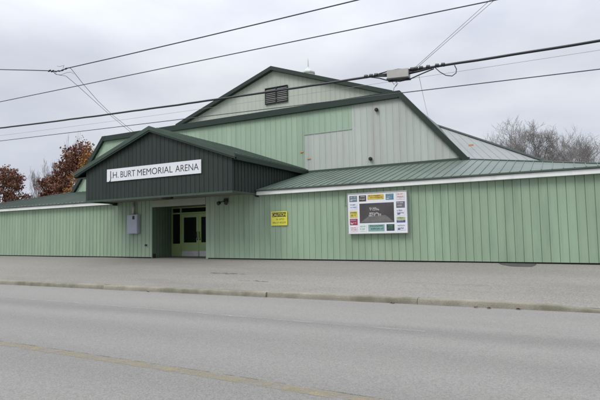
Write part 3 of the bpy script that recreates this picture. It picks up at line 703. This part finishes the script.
# splice box
sp = empty('splice_box', tuple(onY(398, 75.5, WY))); tag(sp, 'pale grey splice box hanging on the thick overhead cable', 'splice box')
A = onY(388.5, 75.6, WY); B = onY(409.5, 73.4, WY)
d = (B - A); b = MB(); y0, y1 = WY - .12, WY + .06
b.prism([(A.x, y0, A.z - .10), (B.x, y0, B.z - .10), (B.x, y0, B.z + .09), (A.x, y0, A.z + .09)], (0, y1 - y0, 0)); b.build('case', M['splice'], sp)
b = MB(); b.prism([(A.x - .01, y0 - .015, A.z - .135), (B.x + .01, y0 - .015, B.z - .135), (B.x + .01, y0 - .015, B.z - .102), (A.x - .01, y0 - .015, A.z - .102)], (0, y1 - y0 + .03, 0)); b.build('base_strip', M['black'], sp)
b = MB(); zc = lambda px, dz=0: onY(px, 124 + (46 - 124) * (px - 33) / 534 + 1.2, WY) + Vector((0, 0, dz))
def arcpts(pxs): return [onY(px, py, WY - dy) for px, py, dy in pxs]
MB().tube(arcpts([(372, 76.5, 0), (380, 73.5, .02), (388, 71.2, .03), (398, 69.2, .03), (408, 69.3, .03), (416, 69, .02), (424, 67.5, 0)]), .014, 6).build('cable_tail', M['cable'], sp, True)
MB().tube(arcpts([(370, 77, 0), (379, 78, .03), (386, 80, .05), (391, 81, .05), (400, 81.2, .05), (410, 79, .05), (421, 74, .03), (434, 68.6, 0)]), .014, 6).build('cable_tail', M['cable'], sp, True)
MB().tube(arcpts([(376, 76, 0), (389, 75.8, .03)]), .022, 6).build('cable_tail', M['cable'], sp, True)
MB().tube(arcpts([(409, 73.4, .03), (420, 70.8, .02), (432, 67.6, 0)]), .024, 6).build('cable_tail', M['cable'], sp, True)
MB().tube(arcpts([(392, 81.4, .05), (394, 84.5, .05), (396, 82, .05), (397, 85, .04), (394, 88, .03), (393.5, 91, .0)]), .006, 5).build('cable_tail', M['cable'], sp, True)
MB().tube(arcpts([(396, 81.4, .05), (398, 83.5, .05), (395, 86, .04)]), .006, 5).build('cable_tail', M['cable'], sp, True)
b = MB(); b.tube(arcpts([(435, 67.5, 0.02), (440, 72, .03), (446, 75.3, .04), (452, 76, .04), (456, 73, .03), (456.5, 69, .02), (454.5, 65.2, 0)]), .010, 6); b.build('cable_loop', M['cable'], sp, True)
for px in (366, 371, 376, 412, 416, 421, 428, 437, 443):
    p = onY(px, 124 - 78 * (px - 33) / 534 + 1.1 - (0 if px < 400 else .6), WY)
    MB().tube([p - Vector((.035, 0, -.005)), p + Vector((.035, 0, -.005))], .045, 8).build('lashing_clamp', M['cable'], sp)
# two thin wires rising from the cable to the right-hand pole top
for (p0, p1, lab) in (((414, 68.5), (483, 6), 'left of two thin wires rising steeply from the splice box to the pole'), ((416, 68.5), (494, 0), 'right of two thin wires rising steeply from the splice box to the pole')):
    A = onY(*p0, WY); B = onY(*p1, WY); k = (B.z - A.z) / (B.x - A.x); X = min(PR, A.x + (9.6 - A.z) / k)
    pts = [(A.x + (X - A.x) * i / 10, WY + .05 * i / 10, A.z + k * (X - A.x) * i / 10) for i in range(11)]
    tag(MB().tube(pts, .0055, 5).build('stay_wire', M['wirepale'], loc=tuple(A), smooth=True), lab, 'wire', 'thin stay wires')
# thin drop from the cable to the hall roof
A = onY(419, 76, WY); B = Vector((CX + TX + .02, 26.6, FT + .01))
tag(MB().tube([A.lerp(B, i / 8) - Vector((0, 0, .25 * 4 * (i / 8) * (1 - i / 8) * .2)) for i in range(9)], .005, 5).build('drop_wire', M['wirepale'], loc=tuple(A)), 'single thin wire dropping from the cable towards the sloping roof edge', 'wire')
# service drop at the left: clamps on the top wire, two wires down to the porch roof
sd_ = empty('service_drop', tuple(onY(62, 71, WY))); tag(sd_, 'pair of service wires dropping from dark clamps on the top wire to the porch roof', 'service drop')
for (a0, mids, e) in (((68.5, 67.5), [(71, 68.5), (84, 85), (98, 101), (112, 114.5)], (133.5, 131.6)), ((53, 71.8), [(57, 74.5), (66, 76), (78, 86), (94, 100.5), (110, 115)], (130.5, 132))):
    P0 = onY(*a0, WY); Pe = onY(*e, 21.1); L0 = [P0]
    for i, (mx_, my_) in enumerate(mids):
        yy = WY + (21.1 - WY) * max(0, (mx_ - a0[0])) / (e[0] - a0[0]); L0.append(onY(mx_, my_, yy))
    L0.append(Pe); MB().tube(L0, .009, 6).build('drop_wire', M['wire'], sd_, True)
b = MB(); rg = random.Random(2)
for px, py in ((49.5, 70.7), (52.5, 71.1), (55.5, 71.4), (59, 70.9), (62.5, 70.1), (66, 68.6)):
    p = onY(px, py, WY - .01); d = Vector((.07, 0, rg.uniform(-.02, .02))); MB().tube([p - d, p - d * .4, p + d * .4, p + d], [.014, .028, .028, .014], 8).build('clamp', M['cable'], sd_)
MB().tube(arcpts([(52, 71, .02), (56, 74.5, .03), (61, 74.8, .03), (67, 72.5, .03), (71, 72, .02), (74, 74, 0)]), .006, 5).build('jumper_wire', M['wire'], sd_)
MB().tube(arcpts([(57, 66, .0), (60, 66.5, .02), (64, 65.3, .02), (63, 68.5, .02)]), .006, 5).build('jumper_wire', M['wire'], sd_)

# ------------------------------------------------------------------ trees
M['bark'] = material('grey_bark', (0.13, 0.115, 0.10), 0.9, 0.2, 3)
M['twig'] = material('grey_twigs', (0.21, 0.195, 0.19), 0.9, 0.2, 3)
M['twig_red'] = material('reddish_twigs', (0.15, 0.115, 0.10), 0.9, 0.2, 3)
def leafmat(n, cs):
    mt = bpy.data.materials.new(n); mt.use_nodes = True; nn = mt.node_tree; L = nn.links; bs = nn.nodes['Principled BSDF']
    g = nn.nodes.new('ShaderNodeNewGeometry'); rp = nn.nodes.new('ShaderNodeValToRGB'); rp.color_ramp.interpolation = 'LINEAR'
    while len(rp.color_ramp.elements) < len(cs): rp.color_ramp.elements.new(.5)
    for i, (e, c) in enumerate(zip(rp.color_ramp.elements, cs)): e.position = i / (len(cs) - 1); e.color = (*c, 1)
    L.new(g.outputs['Random Per Island'], rp.inputs[0]); L.new(rp.outputs[0], bs.inputs['Base Color']); bs.inputs['Roughness'].default_value = .7
    return mt
M['red_leaves'] = leafmat('russet_leaves', [(.065, .022, .017), (.14, .045, .027), (.19, .075, .038), (.10, .03, .02), (.25, .13, .06)])
M['gold_leaves'] = leafmat('gold_leaves', [(.22, .10, .02), (.28, .15, .03), (.17, .06, .02), (.24, .12, .04)])
def grow(rng, base_, h, spread, trunk_r, levels, nchild, up=.55, len0=.42, gnarl=.18):
    """returns (trunk chains, twig chains, tips)"""
    chains = []; tips = []
    def br(p, d, L, r, lev):
        n = 5; pts = [p]; q = p; dd = d
        for i in range(n):
            dd = (dd + Vector((rng.gauss(0, gnarl), rng.gauss(0, gnarl), rng.gauss(0, gnarl) + .06))).normalized(); q = q + dd * L / n; pts.append(q)
        chains.append((lev, pts, [max(.006, r * (1 - .75 * i / n)) for i in range(n + 1)]))
        if lev >= levels:
            tips.append((q, dd)); tips.append((pts[3], dd)); return
        k = nchild + (1 if rng.random() < .5 else 0)
        for j in range(k):
            t = rng.uniform(.35, 1.0) if j else 1.0
            i = min(n - 1, int(t * n)); pp = pts[i].lerp(pts[i + 1], t * n - i) if i < n else pts[-1]
            s = Vector((rng.gauss(0, 1), rng.gauss(0, 1), rng.gauss(0, .55))).normalized()
            nd = (dd * up + s * spread + Vector((0, 0, .18))).normalized()
            br(pp, nd, L * rng.uniform(.58, .82), r * (1 - .7 * t) * .8 + r * .12, lev + 1)
    br(Vector(base_), Vector((rng.uniform(-.05, .05), rng.uniform(-.05, .05), 1)).normalized(), h * len0, trunk_r, 0)
    return chains, tips
def tree(name, label, base_, h, seed, leaves=None, nleaf=0, lsize=.22, levels=5, nchild=3, spread=.8, trunk_r=.25, twig='twig', squash=(1, 1, 1), puff=.7, group='trees behind the arena', len0=.36, zmin=0, trunk_mat='bark', keep=1.0, twig_r=.014, half=4.0):
    rng = random.Random(seed); ch, tips = grow(rng, (0, 0, 0), h, spread, trunk_r, levels, nchild, len0=len0)
    zs = sorted(t.z for t, _ in tips); top = zs[int(len(zs) * .985)]
    cxx = sum(t.x for t, _ in tips) / len(tips); cyy = sum(t.y for t, _ in tips) / len(tips)
    rs = sorted(math.hypot(t.x - cxx, t.y - cyy) for t, _ in tips); rr_ = rs[int(len(rs) * .93)]
    k = h / top; kr = half / rr_; B = Vector(base_)
    tf = lambda p: Vector(((p.x - cxx * min(1, max(0, p.z) / (top * .4))) * kr, (p.y - cyy * min(1, max(0, p.z) / (top * .4))) * kr, p.z * k)) + B
    e = empty(name, base_); tag(e, label, 'tree', group)
    tb, tw, lf = MB(), MB(), MB()
    for lev, pts, rr in ch:
        P = [tf(p) for p in pts]
        if lev <= 2: tb.tube(P, rr, 7 if lev == 0 else 5, cap=False)
        elif rng.random() < keep: tw.tube(P[::2] + ([P[-1]] if len(P) % 2 == 0 else []), [max(twig_r, r) for r in (rr[::2] + ([rr[-1]] if len(rr) % 2 == 0 else []))], 3, cap=False)
    tb.build('trunk', M[trunk_mat], e, True); tw.build('branches', M[twig], e)
    if leaves:
        tt = [tf(t) for t, _ in tips if t.z * k > zmin]
        for i in range(nleaf):
            c = rng.choice(tt); p = c + Vector((rng.gauss(0, puff), rng.gauss(0, puff), rng.gauss(0, puff * .7)))
            a = Vector((rng.gauss(0, 1), rng.gauss(0, 1), rng.gauss(0, .7))).normalized(); u = a.orthogonal().normalized(); v = a.cross(u)
            t_ = rng.uniform(0, 6.28); u, v = u * math.cos(t_) + v * math.sin(t_), v * math.cos(t_) - u * math.sin(t_); s = lsize * rng.uniform(.5, 1.25)
            lf.quad(p - u * s, p - v * s * .55 + a * s * .12, p + u * s, p + v * s * .55 + a * s * .12)
        lf.build('crown', M[leaves], e)
    return e
def place(px, y, py_top):
    p = onY(px, py_top, y); return (p.x, p.y, -.03), p.z + .03
def rtree(px, y, top, **k):
    b_, h_ = place(px, y, top); return tree(base_=b_, h=h_, **k)
rtree(66, 62, 150, name='autumn_tree', label='russet red broad autumn tree beside the left end of the arena roof', seed=3, leaves='red_leaves', nleaf=9000, lsize=.27, levels=5, nchild=3, spread=.85, trunk_r=.3, twig='twig_red', puff=.42, zmin=3, half=4.9)
rtree(98, 58, 149, name='autumn_tree', label='golden brown autumn tree close against the clipped gable edge', seed=12, leaves='gold_leaves', nleaf=7000, lsize=.25, levels=5, nchild=3, spread=.85, trunk_r=.3, twig='twig_red', puff=.42, zmin=3, half=3.6)
rtree(69, 84, 140, name='bare_tree', label='bare tree with thin twigs showing above the russet tree', seed=21, levels=6, spread=.7, trunk_r=.22, keep=.7, twig_r=.012, half=3.4)
rtree(42, 75, 163, name='bare_tree', label='small bare grey tree left of the russet tree', seed=14, levels=6, spread=.7, trunk_r=.2, twig_r=.013, half=3)
rtree(6, 70, 170, name='autumn_tree', label='dark red autumn tree at the far left edge of the picture', seed=31, leaves='red_leaves', nleaf=7000, lsize=.27, levels=5, nchild=3, spread=.85, trunk_r=.3, twig='twig_red', puff=.42, zmin=3, half=4.2)
rtree(536, 75, 123, name='bare_tree', label='large spreading bare tree rising behind the right end of the pale roof', seed=44, levels=6, nchild=4, spread=.85, trunk_r=.35, len0=.28, twig_r=.0105, half=5.6)
rtree(577, 85, 138, name='bare_tree', label='bare grey tree at the far right edge of the picture', seed=57, levels=6, nchild=4, spread=.8, trunk_r=.3, len0=.30, twig_r=.0095, half=5)
rtree(509, 90, 138, name='bare_tree', label='smaller bare tree at the left foot of the large bare tree', seed=63, levels=6, nchild=4, spread=.8, trunk_r=.25, len0=.30, twig_r=.0095, half=4)

# ------------------------------------------------------------------ fallen leaves in the gutter
rg = random.Random(9)
for x, y in ((-3.42, 10.63), (-1.7, 10.62), (-1.45, 10.58), (-.92, 10.64), (-10.5, 10.6)):
    b = MB(); a = rg.uniform(0, 6.28); n = 9; pts = []
    for k in range(n):
        t = a + 2 * math.pi * k / n; r = .055 * (1 if k % 2 else .6); pts.append((x + r * math.cos(t), y + r * .8 * math.sin(t), .006 + rg.uniform(.0, .035)))
    c = (x, y, .012)
    for k in range(n): b.quad(c, pts[k], pts[(k + 1) % n])
    tag(b.build('fallen_leaf', M['leaf'], loc=(x, y, .004)), 'small dry brown leaf lying in the gutter at the foot of the kerb', 'leaf', 'fallen leaves in the gutter')
